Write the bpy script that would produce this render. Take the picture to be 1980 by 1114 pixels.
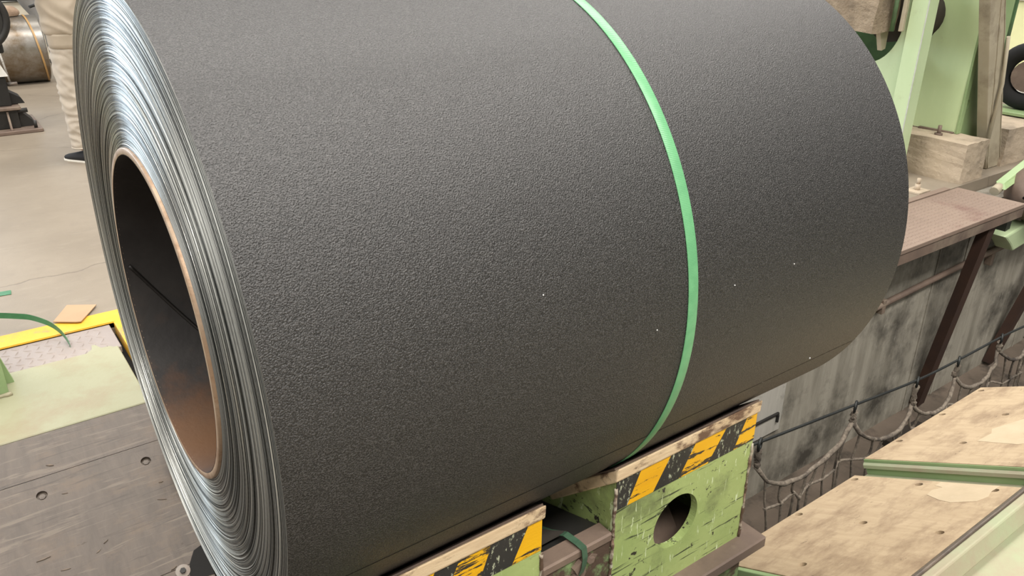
import bpy, bmesh, math, random
from mathutils import Vector, Matrix, noise as mnoise
from mathutils.geometry import delaunay_2d_cdt
random.seed(7)
for o in list(bpy.data.objects): bpy.data.objects.remove(o)
SC = bpy.context.scene
COL = SC.collection
PI = math.pi
def R(a): return math.radians(a)

# ------------------------------------------------------------------ camera, world, lamps, exposure
cam = bpy.data.cameras.new('camera')
cam.sensor_fit = 'HORIZONTAL'; cam.sensor_width = 36.0
cam.lens = 1539.27 / 1980 * 36
cam.clip_start = 0.02; cam.clip_end = 300
camo = bpy.data.objects.new('camera', cam); COL.objects.link(camo)
yaw, pitch, roll = R(53.8966), R(24.0711), R(-0.4269)
fw = Vector((math.cos(pitch)*math.cos(yaw), math.cos(pitch)*math.sin(yaw), -math.sin(pitch)))
rt = Vector((math.sin(yaw), -math.cos(yaw), 0)); dn = fw.cross(rt)
rx = math.cos(roll)*rt + math.sin(roll)*dn
ry = -math.sin(roll)*rt + math.cos(roll)*dn
m = Matrix((rx, -ry, -fw)).transposed().to_4x4(); m.translation = Vector((0, 0, 1.48))
camo.matrix_world = m
SC.camera = camo

SC.view_settings.view_transform = 'Standard'
SC.view_settings.look = 'None'
SC.view_settings.exposure = 0.0
SC.view_settings.gamma = 1.0
SC.view_settings.use_curve_mapping = False

W = bpy.data.worlds.new('hall_air'); SC.world = W
W.use_nodes = True
bg = W.node_tree.nodes['Background']
bg.inputs[0].default_value = (1.0, 0.97, 0.92, 1); bg.inputs[1].default_value = 0.12

def area(name, loc, size, power, col=(1, 1, 1), target=None):
    l = bpy.data.lights.new(name, 'AREA'); l.shape = 'RECTANGLE'
    l.size, l.size_y = size; l.energy = power; l.color = col
    o = bpy.data.objects.new(name, l); COL.objects.link(o); o.location = loc
    d = (Vector(target) - Vector(loc)) if target else Vector((0, 0, -1))
    o.rotation_euler = d.to_track_quat('-Z', 'Y').to_euler()
    return o
# roof light rows along the hall, windows of its far side, an added fill
area('roof_light', (3, 4.6, 9.0), (24, 4.0), 2200, (1.0, 0.96, 0.91))
area('roof_light', (3, 12.0, 9.0), (24, 2.2), 700, (1.0, 0.96, 0.90))
area('roof_light', (1, -4.0, 9.0), (14, 2.0), 2150, (1.0, 0.96, 0.90))
area('hall_side_light', (-8, 19, 4.2), (20, 5), 2500, (0.74, 0.87, 1.0), (0, 0, 0.8))
area('hall_side_light', (-17, 3.5, 5.0), (18, 5), 800, (1.0, 0.97, 0.93), (1, 2.0, 0.6))  # added unseen fill from the left, brightens coil face and columns

# ------------------------------------------------------------------ material helpers
class NM:
    def __init__(s, name):
        s.m = bpy.data.materials.new(name); s.m.use_nodes = True
        s.t = s.m.node_tree; s.b = s.t.nodes['Principled BSDF']
        s.tc = s.t.nodes.new('ShaderNodeTexCoord')
    def n(s, k, **kw):
        x = s.t.nodes.new(k)
        for a, v in kw.items(): setattr(x, a, v)
        return x
    def l(s, a, b): s.t.links.new(a, b)
    def co(s, scale=(1, 1, 1), rot=(0, 0, 0), loc=(0, 0, 0)):
        mp = s.n('ShaderNodeMapping'); mp.inputs['Scale'].default_value = scale
        mp.inputs['Rotation'].default_value = rot; mp.inputs['Location'].default_value = loc
        s.l(s.tc.outputs['Object'], mp.inputs['Vector']); return mp.outputs['Vector']
    def noise(s, scale, detail=4, rough=.55, co=None, dist=0):
        x = s.n('ShaderNodeTexNoise'); x.inputs['Scale'].default_value = scale
        x.inputs['Detail'].default_value = detail; x.inputs['Roughness'].default_value = rough
        x.inputs['Distortion'].default_value = dist
        s.l(co if co is not None else s.tc.outputs['Object'], x.inputs['Vector']); return x.outputs['Fac']
    def ramp(s, f, a, b, lo=0., hi=1.):
        x = s.n('ShaderNodeMapRange'); x.clamp = True
        for i, v in zip((1, 2, 3, 4), (a, b, lo, hi)): x.inputs[i].default_value = v
        s.l(f, x.inputs[0]); return x.outputs[0]
    def mix(s, f, a, b):
        x = s.n('ShaderNodeMix', data_type='RGBA')
        for i, v in ((6, a), (7, b)):
            if isinstance(v, tuple): x.inputs[i].default_value = (*v, 1)
            else: s.l(v, x.inputs[i])
        if isinstance(f, float): x.inputs[0].default_value = f
        else: s.l(f, x.inputs[0])
        return x.outputs[2]
    def math(s, op, a, b=None):
        x = s.n('ShaderNodeMath', operation=op)
        for i, v in enumerate((a, b)):
            if v is None: continue
            if isinstance(v, (int, float)): x.inputs[i].default_value = v
            else: s.l(v, x.inputs[i])
        return x.outputs[0]
    def out(s, col, rough=.6, metal=0., bump=None, bs=.3, bd=.01, spec=None):
        if isinstance(col, tuple): s.b.inputs['Base Color'].default_value = (*col, 1)
        else: s.l(col, s.b.inputs['Base Color'])
        if isinstance(rough, (int, float)): s.b.inputs['Roughness'].default_value = rough
        else: s.l(rough, s.b.inputs['Roughness'])
        s.b.inputs['Metallic'].default_value = metal
        if spec is not None: s.b.inputs['Specular IOR Level'].default_value = spec
        if bump is not None:
            x = s.n('ShaderNodeBump'); x.inputs['Strength'].default_value = bs; x.inputs['Distance'].default_value = bd
            s.l(bump, x.inputs['Height']); s.l(x.outputs[0], s.b.inputs['Normal'])
        return s.m

def surf(name, base, base2, dirt=None, dirt_amt=(.5, .7), chip=None, chip_at=(.66, .69), chip_scale=14, scale=5,
         rough=.6, metal=0., bs=.25, bd=.004, grain=60, stretch=(1, 1, 1), dirt_scale=3., spec=None, scr=None):
    k = NM(name)
    c = k.mix(k.ramp(k.noise(scale, 5, .6, k.co(stretch)), .35, .65), base, base2)
    if dirt: c = k.mix(k.ramp(k.noise(dirt_scale, 8, .68), *dirt_amt), c, dirt)
    g = k.noise(grain, 6, .65, k.co(stretch))
    h = g
    if chip:
        cn = k.noise(chip_scale, 9, .7, k.co(stretch, loc=(3, 1, 2)))
        f = k.ramp(cn, *chip_at)
        c = k.mix(f, c, chip); h = k.math('SUBTRACT', g, k.math('MULTIPLY', f, .6))
    if scr:                                          # fine scratches running along X, dark and pale
        c = k.mix(k.ramp(k.noise(34, 6, .6, k.co((.16, 1, 2.6), (0, .12, 0), (5, 0, 1)), .4), .60, .64), c, scr[0])
        c = k.mix(k.ramp(k.noise(46, 6, .6, k.co((2.2, 1, .3), (0, .3, 0), (1, 7, 3)), .6), .615, .65), c, scr[1])
    return k.out(c, rough, metal, h, bs, bd, spec)

# concrete shop floor, with wandering cracks
def floor_mat():
    k = NM('concrete_floor')
    c = k.mix(k.ramp(k.noise(1.3, 6, .6), .35, .65), (.275, .230, .175), (.222, .184, .139))
    c = k.mix(k.ramp(k.noise(9, 8, .7), .5, .8, 0, .6), c, (.20, .167, .132))
    c = k.mix(k.ramp(k.noise(5, 6, .7, k.co((1, 3, 1), (0, 0, .3))), .55, .75, 0, .5), c, (.32, .272, .21))
    v = k.n('ShaderNodeTexVoronoi', feature='DISTANCE_TO_EDGE'); v.inputs['Scale'].default_value = .42
    warp = k.n('ShaderNodeVectorMath', operation='ADD')
    nz = k.n('ShaderNodeTexNoise'); nz.inputs['Scale'].default_value = 2.2; nz.inputs['Detail'].default_value = 6
    k.l(k.tc.outputs['Object'], nz.inputs['Vector']); 
    sc = k.n('ShaderNodeVectorMath', operation='SCALE'); sc.inputs[3].default_value = .35
    k.l(nz.outputs['Color'], sc.inputs[0]); k.l(sc.outputs[0], warp.inputs[0]); k.l(k.tc.outputs['Object'], warp.inputs[1])
    k.l(warp.outputs[0], v.inputs['Vector'])
    cr = k.ramp(v.outputs['Distance'], .0, .0035, 1, 0)
    c = k.mix(k.math('MULTIPLY', cr, .6), c, (.10, .08, .06))
    h = k.math('SUBTRACT', k.noise(120, 5, .7), cr)
    return k.out(c, .55, 0, h, .25, .003)
M_floor = floor_mat()
M_pitwall = surf('stained_concrete', (.38, .35, .29), (.22, .20, .16), (.06, .053, .042), (.47, .66), (.58, .55, .49), (.60, .72), 22, 3.5,
                 .8, 0, .5, .01, 40, (2.5, 2.5, .35), 2.2)
M_pitfloor = surf('pit_dust', (.20, .155, .12), (.12, .095, .072), (.02, .017, .014), (.5, .7), None, scale=2, rough=.9, bs=.4, bd=.01)
M_green = surf('green_paint', (.30, .41, .20), (.24, .34, .16), (.20, .17, .11), (.60, .78), (.10, .065, .045), (.70, .72), 26, 4, .42, 0, .15, .003, 40)
M_greenpale = surf('pale_green_paint', (.34, .33, .22), (.315, .31, .195), (.32, .26, .175), (.50, .70), (.20, .12, .08), (.76, .78), 30, 6, .5, 0, .4, .003, 45)
M_greenmint = surf('mint_green_paint', (.50, .61, .37), (.44, .55, .32), (.30, .29, .17), (.62, .85), (.13, .10, .07), (.74, .76), 34, 3, .35, 0, .1, .002, 30, (1, 1, .5))
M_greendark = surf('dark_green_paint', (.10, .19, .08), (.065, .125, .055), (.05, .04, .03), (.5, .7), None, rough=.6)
M_greendust = surf('dusty_green_paint', (.32, .355, .215), (.35, .34, .225), (.33, .265, .185), (.46, .68), (.18, .13, .09), (.72, .76), 18, 3, .6, 0, .3, .004, 30)
M_cargreen = surf('worn_green_paint', (.36, .44, .165), (.29, .37, .13), (.10, .11, .055), (.54, .74), (.035, .03, .022), (.615, .63), 24, 6, .45, 0, .35, .003, 60, (1, 1, 1), 4, None, ((.05, .06, .03), (.58, .66, .40)))
M_scrape = surf('scraped_green_steel', (.22, .31, .14), (.16, .23, .10), (.085, .055, .04), (.42, .50), (.30, .34, .2), (.66, .68), 22, 6, .5, .1, .5, .004, 60, (1, 1, 1), 8)
M_wear = surf('bare_worn_edge', (.50, .48, .38), (.24, .13, .09), (.10, .06, .04), (.46, .56), None, scale=22, rough=.55, bs=.5, bd=.004, dirt_scale=30)
M_greywear = surf('rubbed_paint_edge', (.50, .50, .47), (.40, .44, .36), None, scale=20, rough=.5)
M_brownsteel = surf('rust_brown_steel', (.21, .15, .115), (.14, .10, .08), (.30, .24, .18), (.52, .72), (.05, .035, .028), (.68, .72), 16, 5, .65, .2, .4, .004, 40)
M_strutrust = surf('dark_rust_steel', (.050, .022, .012), (.032, .015, .010), None, rough=.75)
M_dark = surf('oily_black_steel', (.022, .021, .02), (.035, .033, .03), (.06, .05, .04), (.6, .8), None, rough=.5, metal=.3)
M_black = surf('char_and_shade_black', (.006, .006, .006), (.010, .009, .008), None, rough=.9)  # black for the burnt patch and for painted-in shade in gaps
M_rubber = surf('black_rubber', (.017, .016, .015), (.024, .023, .021), (.035, .03, .026), (.6, .8), None, rough=.6, bs=.1)
M_dirtcloth = surf('dirty_brown_felt', (.045, .035, .027), (.032, .026, .02), None, rough=.95, bs=.3)
M_ped = surf('cast_concrete', (.50, .405, .30), (.37, .30, .22), (.22, .18, .135), (.54, .74), (.55, .48, .38), (.66, .70), 14, 4, .85, 0, .7, .012, 26, (1, 1, 1), 4)
M_dustplate = surf('dusty_red_plate', (.205, .148, .115), (.24, .175, .135), (.165, .095, .075), (.58, .75), None, scale=3, rough=.7, bs=.2, bd=.002, dirt_scale=2.5)
M_greyplate = surf('grey_tread_steel', (.30, .255, .235), (.36, .31, .285), (.20, .165, .14), (.58, .75), None, scale=4, rough=.55, metal=.2, bs=.15, bd=.002)
M_steelrust = surf('worn_bare_steel', (.20, .18, .16), (.28, .25, .22), (.14, .08, .05), (.5, .7), None, rough=.5, metal=.6)
M_yellow = surf('yellow_floor_paint', (.80, .45, .045), (.72, .37, .03), (.42, .27, .13), (.52, .66), (.36, .27, .19), (.64, .70), 16, 5, .55, 0, .4, .003, 50, (1, 1, 1), 7)
M_yel = surf('hazard_yellow', (.80, .44, .006), (.72, .36, .004), (.40, .2, .02), (.64, .8), (.035, .028, .02), (.565, .58), 24, 6, .45, 0, .3, .002, 80, (.35, 1, 2.2), 7)
M_blk = surf('hazard_black', (.018, .017, .016), (.028, .026, .024), None, (.5, .7), (.40, .42, .30), (.57, .61), 60, 6, .5, 0, .3, .002, 80, (1.6, 1, .7))
M_card = surf('cardboard', (.43, .285, .17), (.39, .26, .155), None, rough=.85, grain=120, bs=.15, bd=.001)
M_strap = None
def strap_mat(name, c1, c2):
    k = NM(name)
    w = k.n('ShaderNodeTexWave'); w.inputs['Scale'].default_value = 110; w.bands_direction = 'Z'
    k.l(k.tc.outputs['Object'], w.inputs['Vector'])
    c = k.mix(k.ramp(k.noise(40, 3), .4, .6), c1, c2)
    return k.out(c, .36, 0, w.outputs['Fac'], .18, .0008)
M_strap = strap_mat('green_polyester', (.15, .41, .195), (.13, .37, .175))
M_strapdark = strap_mat('dark_green_polyester', (.055, .19, .085), (.045, .16, .07))
M_strapgap = strap_mat('dull_green_polyester', (.06, .12, .075), (.045, .09, .055))  # darker, duller tone for the strap end in the gap
# timber linings
def wood(name, a, b, dirt, grain_scale=(2.2, 22, 22), pale=None, rough=.75, dirt_at=(.5, .7), bs=.35, scr=None):
    k = NM(name)
    g = k.noise(3, 8, .65, k.co(grain_scale), .6)
    c = k.mix(k.ramp(g, .35, .68), a, b)
    c = k.mix(k.ramp(k.noise(6, 9, .72, k.co((1, 2.2, 2.2))), *dirt_at), c, dirt)
    if pale: c = k.mix(k.ramp(k.noise(2.6, 4, .5, k.co((1, 1, 1), loc=(.4, 0, 0))), .60, .64), c, pale)
    c = k.mix(k.ramp(k.noise(26, 5, .7, k.co((.5, 1.6, 1.6), loc=(1, 2, 3))), .66, .72), c, tuple(x*.4 for x in dirt))
    if scr:                                          # long scuffs dragged across the timber
        for i, (ang, sc_) in enumerate(((.5, scr[0]), (-.25, scr[1]), (1.2, scr[0]))):
            c = k.mix(k.ramp(k.noise(20, 6, .6, k.co((.22, 3, 3), (0, 0, ang), (i*3, 1, 2)), .7), .585, .66, 0, .75), c, sc_)
    return k.out(c, rough, 0, k.noise(5, 8, .7, k.co(grain_scale)), bs, .004)
M_board = wood('scuffed_plywood', (.455, .345, .22), (.375, .275, .17), (.26, .18, .11), (14, 3, 3), dirt_at=(.46, .66))
M_paleboard = surf('filled_plywood_patch', (.50, .395, .265), (.44, .345, .225), (.50, .40, .28), (.52, .6), None, scale=12, rough=.7)
M_plank = wood('greasy_brown_timber', (.118, .092, .073), (.085, .067, .054), (.14, .10, .07), (9, 2.4, 2.4), rough=.42, bs=.5, scr=((.17, .135, .105), (.06, .048, .039)))
M_pad = wood('pad_timber', (.74, .58, .38), (.62, .45, .28), (.16, .09, .055), (2.5, 16, 16), rough=.65, dirt_at=(.53, .62))
M_padtop = wood('dark_pad_timber', (.13, .085, .06), (.09, .06, .045), (.05, .035, .028), (2.5, 16, 16), rough=.7)  # upper face darker than the rest of the pad
# coil: textured dark coating, wound edges, rusty core
def coil_mat():
    k = NM('textured_charcoal_coating')
    n1 = k.noise(430, 2, .5); n2 = k.noise(200, 3, .5); 
    c = k.mix(k.ramp(n1, .42, .66), (.008, .0072, .0068), (.056, .0525, .051))
    r = k.ramp(k.noise(300, 2), .3, .7, .34, .50)
    h = k.math('ADD', k.math('MULTIPLY', n1, 1.0), k.math('MULTIPLY', n2, .25))
    return k.out(c, r, 0, h, 1.0, .0022, .75)
M_coat = coil_mat()
def edge_mat():
    k = NM('wound_sheet_edges')
    sep = k.n('ShaderNodeSeparateXYZ'); k.l(k.tc.outputs['Object'], sep.inputs[0])
    rr = k.math('SQRT', k.math('ADD', k.math('POWER', sep.outputs[1], 2), k.math('POWER', sep.outputs[2], 2)))
    cx = k.n('ShaderNodeCombineXYZ'); k.l(rr, cx.inputs[0])
    a = k.n('ShaderNodeTexNoise', noise_dimensions='1D'); a.inputs['Scale'].default_value = 260; a.inputs['Detail'].default_value = 4
    a.inputs['Roughness'].default_value = .8; k.l(rr, a.inputs['W'])
    c = k.mix(k.ramp(a.outputs['Fac'], .42, .66), (.026, .028, .026), (.72, .72, .67))
    c = k.mix(k.ramp(k.noise(40, 5, .7), .55, .8, 0, .35), c, (.20, .19, .16))
    return k.out(c, k.ramp(k.noise(90, 3), .3, .7, .28, .42), .7)
M_edge = edge_mat()
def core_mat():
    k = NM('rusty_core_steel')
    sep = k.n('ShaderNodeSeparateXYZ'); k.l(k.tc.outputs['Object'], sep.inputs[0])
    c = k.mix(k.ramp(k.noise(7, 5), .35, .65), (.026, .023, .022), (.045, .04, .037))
    low = k.ramp(sep.outputs[2], -.05, -.29)          # rust tone limited to the lower half, stronger towards the bottom
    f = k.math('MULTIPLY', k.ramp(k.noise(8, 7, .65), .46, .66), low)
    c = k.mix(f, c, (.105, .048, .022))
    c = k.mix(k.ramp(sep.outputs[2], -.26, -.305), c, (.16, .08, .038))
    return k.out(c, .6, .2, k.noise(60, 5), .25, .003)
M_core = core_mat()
M_rim = surf('core_rim_steel', (.46, .34, .24), (.36, .24, .155), (.22, .11, .05), (.5, .7), None, scale=10, rough=.45, metal=.55, dirt_scale=14)
M_weld = surf('dark_weld', (.018, .015, .013), (.012, .01, .009), None, rough=.5, metal=.3)
M_rope = surf('frayed_rope', (.24, .20, .155), (.11, .088, .07), (.045, .036, .03), (.5, .6), None, scale=60, rough=.95, bs=.8, bd=.004, grain=160)
M_wire = surf('black_steel_rope', (.020, .022, .022), (.03, .032, .03), None, rough=.5, metal=.4)
M_bolt = surf('dull_bolt', (.16, .12, .09), (.10, .07, .05), None, rough=.55, metal=.5)
M_holedark = surf('dark_bolt_brown', (.06, .042, .03), (.035, .025, .02), None, rough=.9)  # dark brown for the bolts sunk in the board holes
M_fleck = NM('white_fleck').out((.8, .8, .78), .6)
M_skin = NM('skin').out((.52, .30, .20), .55)
M_jacket = surf('beige_work_cloth', (.44, .37, .29), (.41, .345, .265), None, scale=8, rough=.9, bs=.12, bd=.003, grain=300)
M_trouser = surf('pale_work_trousers', (.52, .455, .38), (.48, .42, .345), None, scale=8, rough=.9, bs=.1, bd=.003, grain=300)
M_shoe = surf('black_canvas', (.012, .012, .014), (.018, .018, .02), None, rough=.85)
M_sole = NM('white_sole').out((.68, .64, .56), .6)
M_hair = surf('black_hair', (.012, .010, .009), (.02, .017, .014), None, rough=.6)
M_oldcoil = surf('film_wrapped_steel', (.36, .34, .31), (.26, .235, .20), (.15, .105, .06), (.50, .64), (.75, .74, .72), (.70, .74), 9, 3, .30, .55, .3, .006, 12, (.4, 1, 1), 1.6)
M_tan = surf('tan_packing_tape', (.45, .27, .10), (.38, .22, .08), None, rough=.4)
M_cream = surf('cream_sheet', (.80, .74, .60), (.76, .69, .55), None, rough=.7)
M_greycloth = surf('grey_cloth', (.21, .20, .185), (.16, .15, .14), None, rough=.9)
M_film = surf('crumpled_white_film', (.62, .60, .56), (.50, .48, .45), None, scale=12, rough=.3, bs=.8, bd=.03, grain=16)
M_beige = surf('dusty_beige_paint', (.42, .37, .27), (.36, .31, .22), (.24, .2, .14), (.55, .7), None, rough=.7)
M_red = NM('red_paint').out((.45, .04, .03), .5)
M_yelpanel = surf('pale_yellow_panel', (.68, .66, .36), (.62, .60, .32), None, rough=.6)
M_white = surf('white_panel', (.72, .70, .64), (.66, .63, .56), None, rough=.6)

# ------------------------------------------------------------------ geometry helpers (all in world coordinates)
def new(): return bmesh.new()
def box(bm, x0, x1, y0, y1, z0, z1, bev=0, seg=1):
    r = bmesh.ops.create_cube(bm, size=1)
    for v in r['verts']:
        v.co = Vector(((x0+x1)/2 + v.co.x*(x1-x0), (y0+y1)/2 + v.co.y*(y1-y0), (z0+z1)/2 + v.co.z*(z1-z0)))
    if bev:
        es = list({e for v in r['verts'] for e in v.link_edges})
        bmesh.ops.bevel(bm, geom=es, offset=bev, segments=seg, affect='EDGES', profile=.5)
    return bm
def bx(*a, **k): return box(new(), *a, **k)
def prism(bm, pts, d, bev=0):
    """closed polygon of 3D points, extruded by vector d"""
    d = Vector(d); a = [bm.verts.new(p) for p in pts]; b = [bm.verts.new(Vector(p)+d) for p in pts]
    n = len(pts); fs = [bm.faces.new(a), bm.faces.new(b[::-1])]
    for i in range(n): fs.append(bm.faces.new((a[i], b[i], b[(i+1) % n], a[(i+1) % n])))
    bmesh.ops.recalc_face_normals(bm, faces=fs)
    if bev:
        es = list({e for f in fs for e in f.edges})
        bmesh.ops.bevel(bm, geom=es, offset=bev, segments=2, affect='EDGES', profile=.5)
    return bm
def pr(*a, **k): return prism(new(), *a, **k)
def inpoly(p, poly):
    c = False; n = len(poly)
    for i in range(n):
        (x1, y1), (x2, y2) = poly[i], poly[(i+1) % n]
        if (y1 > p[1]) != (y2 > p[1]) and p[0] < (x2-x1)*(p[1]-y1)/(y2-y1)+x1: c = not c
    return c
def plate(bm, outline, holes, O, U, V, N, t, seg=20):
    """flat plate with round (u,v,r) or elliptical (u,v,ru,rv) holes; front at O, thickness t along -N"""
    O, U, V, N = map(Vector, (O, U, V, N))
    pts = [Vector(p) for p in outline]; loops = [list(range(len(pts)))]
    for h in holes:
        ru = h[2]; rv = h[3] if len(h) > 3 else ru
        st = len(pts); pts += [Vector((h[0]+ru*math.cos(2*PI*i/seg), h[1]+rv*math.sin(2*PI*i/seg))) for i in range(seg)]
        loops.append(list(range(st, st+seg)))
    edges = [(l[i], l[(i+1) % len(l)]) for l in loops for i in range(len(l))]
    co, _, tri, *_r = delaunay_2d_cdt(pts, edges, [], 0, 1e-7)
    polys = [[tuple(pts[i]) for i in l] for l in loops]
    f3 = [bm.verts.new(O+U*c.x+V*c.y) for c in co]; b3 = [bm.verts.new(O+U*c.x+V*c.y-N*t) for c in co]
    fs = []
    for q in tri:
        c = sum((co[i] for i in q), Vector((0, 0)))/len(q)
        if inpoly(c, polys[0]) and not any(inpoly(c, p) for p in polys[1:]):
            fs.append(bm.faces.new([f3[i] for i in q])); fs.append(bm.faces.new([b3[i] for i in q][::-1]))
    be = {}
    for f in fs[::2]:
        for e in f.edges: be[e] = be.get(e, 0)+1
    idx = {v: i for i, v in enumerate(f3)}
    for e, k in be.items():
        if k == 1:
            i, j = idx[e.verts[0]], idx[e.verts[1]]
            fs.append(bm.faces.new((f3[i], f3[j], b3[j], b3[i])))
    bmesh.ops.recalc_face_normals(bm, faces=fs)
    for f in bm.faces: f.smooth = False
    return bm
def tube(bm, pts, r, n=7, cap=True, closed=False):
    pts = [Vector(p) for p in pts]; rings = []; up = None; m_ = len(pts)
    for i, p in enumerate(pts):
        a = pts[(i-1) % m_] if (closed or i) else p; b = pts[(i+1) % m_] if (closed or i < m_-1) else p
        t = (b-a).normalized()
        if up is None: up = t.orthogonal().normalized()
        up = (up - t*up.dot(t)).normalized(); s = t.cross(up)
        rr = r(i/(m_-1)) if callable(r) else r
        rings.append([bm.verts.new(p+(up*math.cos(2*PI*k/n)+s*math.sin(2*PI*k/n))*rr) for k in range(n)])
    for i in range(m_ if closed else m_-1):
        A, B = rings[i], rings[(i+1) % m_]
        for k in range(n):
            f = bm.faces.new((A[k], A[(k+1) % n], B[(k+1) % n], B[k])); f.smooth = True
    if cap and not closed:
        bm.faces.new(rings[0][::-1]); bm.faces.new(rings[-1])
    return bm
def tb(*a, **k): return tube(new(), *a, **k)
def cyl(bm, a, b, r, n=16): return tube(bm, [a, b], r, n)
def ribbon(bm, pts, wv, t, nv=None):
    """flat band along pts; wv width vector, t thickness along the local normal"""
    pts = [Vector(p) for p in pts]; wv = Vector(wv); rings = []
    for i, p in enumerate(pts):
        d = (pts[min(i+1, len(pts)-1)]-pts[max(i-1, 0)]).normalized()
        nn = d.cross(wv).normalized()*t
        rings.append([bm.verts.new(q) for q in (p-wv/2, p+wv/2, p+wv/2+nn, p-wv/2+nn)])
    fs = []
    for A, B in zip(rings, rings[1:]):
        for k in range(4): fs.append(bm.faces.new((A[k], A[(k+1) % 4], B[(k+1) % 4], B[k])))
    fs += [bm.faces.new(rings[0]), bm.faces.new(rings[-1][::-1])]
    bmesh.ops.recalc_face_normals(bm, faces=fs); return bm
def lathe_x(bm, prof, cy, cz, n=96, smooth=True, a0=0, closed=True):
    """profile of (x, r) turned about the X axis through (cy, cz)"""
    rings = [[bm.verts.new((x, cy+r*math.cos(a0+2*PI*k/n), cz+r*math.sin(a0+2*PI*k/n))) for k in range(n)] for x, r in prof]
    for A, B in zip(rings, rings[1:]):
        for k in range(n):
            f = bm.faces.new((A[k], A[(k+1) % n], B[(k+1) % n], B[k])); f.smooth = smooth
    return bm
def jitter(bm, amt, sc):
    for v in bm.verts: v.co += mnoise.noise_vector(v.co*sc)*amt

BASE = {}
def tag(o, label=None, cat=None, group=None, kind=None):
    for k, v in (('label', label), ('category', cat), ('group', group), ('kind', kind)):
        if v: o[k] = v
    return o
def thing(name, base, label, cat, group=None):
    o = bpy.data.objects.new(name, None); COL.objects.link(o); o.location = base
    o.empty_display_size = .05
    BASE[o] = Vector(base); return tag(o, label, cat, group)
def obj(name, bm, mat, parent=None, base=None, kind=None, label=None, cat=None, group=None):
    if parent is not None and base is None: base = BASE[parent]
    elif base is None:
        vs = [v.co for v in bm.verts]
        base = Vector(((min(v.x for v in vs)+max(v.x for v in vs))/2, (min(v.y for v in vs)+max(v.y for v in vs))/2, min(v.z for v in vs)))
    base = Vector(base)
    for v in bm.verts: v.co -= base
    me = bpy.data.meshes.new(name); bm.to_mesh(me); bm.free()
    for mm in (mat if isinstance(mat, (list, tuple)) else [mat]): me.materials.append(mm)
    o = bpy.data.objects.new(name, me); COL.objects.link(o); BASE[o] = base
    if parent is not None: o.parent = parent; o.location = base-BASE[parent]
    else: o.location = base
    return tag(o, label, cat, group, kind)
def again(o, parent, off):
    """another copy of a part, sharing its mesh, moved by off"""
    c = o.copy(); COL.objects.link(c); c.parent = parent; BASE[c] = BASE[o]+Vector(off)
    c.location = BASE[c]-BASE[parent]; return c

# ------------------------------------------------------------------ SETTING
fb = new()
box(fb, .405, 30, 2.322, 45, -.30, 0)            # hall floor beyond the pit
box(fb, -25, .405, 3.335, 45, -.30, 0)
box(fb, -25, 2.0, -8, .40, -.30, -.003)          # where the photographer stands
obj('floor', fb, M_floor, kind='structure', base=(0, 0, 0))
PITW = obj('pit_wall', bx(.52, 14, 2.15, 2.315, -1.50, -.075), M_pitwall, kind='structure', base=(3, 2.15, -1.5))
obj('pit_wall', bx(-3, .5, 2.72, 2.85, -1.6, -.20), M_pitwall, kind='structure', base=(0, 2.7, -1.5))
# pit floor: a ledge along the wall and a lower trench
pf = new(); box(pf, -3, 14, 1.62, 2.15, -1.62, -1.45); box(pf, -3, 14, -.2, 1.62, -2.1, -1.95)
obj('floor', pf, M_pitfloor, kind='structure', base=(0, 1, -1.5))
tm = new(); box(tm, -3, 14, 1.56, 1.66, -1.45, -1.36, .006); box(tm, -3, 14, 1.585, 1.635, -1.36, -1.30, .006)
obj('trim_1', tm, M_brownsteel, kind='structure', base=(3, 1.6, -1.45), label='rusty brown rail along the pit ledge')
yb = new(); box(yb, -25, .52, 3.335, 3.458, -.02, .003); box(yb, .405, .52, 2.32, 3.335, -.02, .003)
obj('trim_2', yb, M_yellow, kind='structure', base=(0, 3.3, 0), label='worn yellow line painted on the floor edge')
tr = new(); box(tr, -25, .41, 3.338, 3.352, -.06, .006); box(tr, .402, .414, 2.32, 3.34, -.06, .005)
obj('trim_3', tr, M_yellow, kind='structure', base=(0, 3.3, 0), label='yellow painted steel angle round the opening')
M_hall = surf('hall_cladding', (.34, .35, .34), (.28, .29, .28), None, rough=.7)
obj('wall_back', bx(-25, 30, 44.6, 45, 0, 9), M_hall, kind='structure')
obj('wall_left', bx(-25.4, -25, -8, 45, 0, 9), M_hall, kind='structure')
obj('wall_right', bx(30, 30.4, -8, 45, 0, 9), M_hall, kind='structure')
obj('wall_front', bx(-25, 30, -8.4, -8, 0, 9), M_hall, kind='structure')
# wall details: shuttering joints proud of the concrete
for x in (4.83, 5.19, 6.4):
    obj('joint_ridge', bx(x, x+.018, 2.144, 2.15, -1.45, -.10), M_pitwall, PITW)

# ------------------------------------------------------------------ THE COIL
CX0, CY, CZ, CR, CL = .2624, 1.4796, .8122, .600, 1.520
coil = thing('steel_coil', (CX0+CL/2, CY, CZ-CR), 'large charcoal grey textured steel coil lying on the striped saddle blocks', 'steel coil')
AX = (CX0, CY, CZ)
# outer wrap: one turn of sheet that ends in a visible tail
bw = new(); NT, NXX = 400, 2; ta = R(208.0); rows = []
for k in range(NT+1):
    a = ta + 2*PI*k/NT; r = CR+.0012-.0022*k/NT*0 - .0005*(k/NT)
    rows.append([bw.verts.new((x, CY+r*math.cos(a), CZ+r*math.sin(a))) for x in (CX0, CX0+.5*CL, CX0+CL)])
for A, B in zip(rows, rows[1:]):
    for i in range(2):
        f = bw.faces.new((A[i], B[i], B[i+1], A[i+1])); f.smooth = True
bmesh.ops.recalc_face_normals(bw, faces=bw.faces)
obj('outer_wrap', bw, M_coat, coil, AX)
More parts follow.
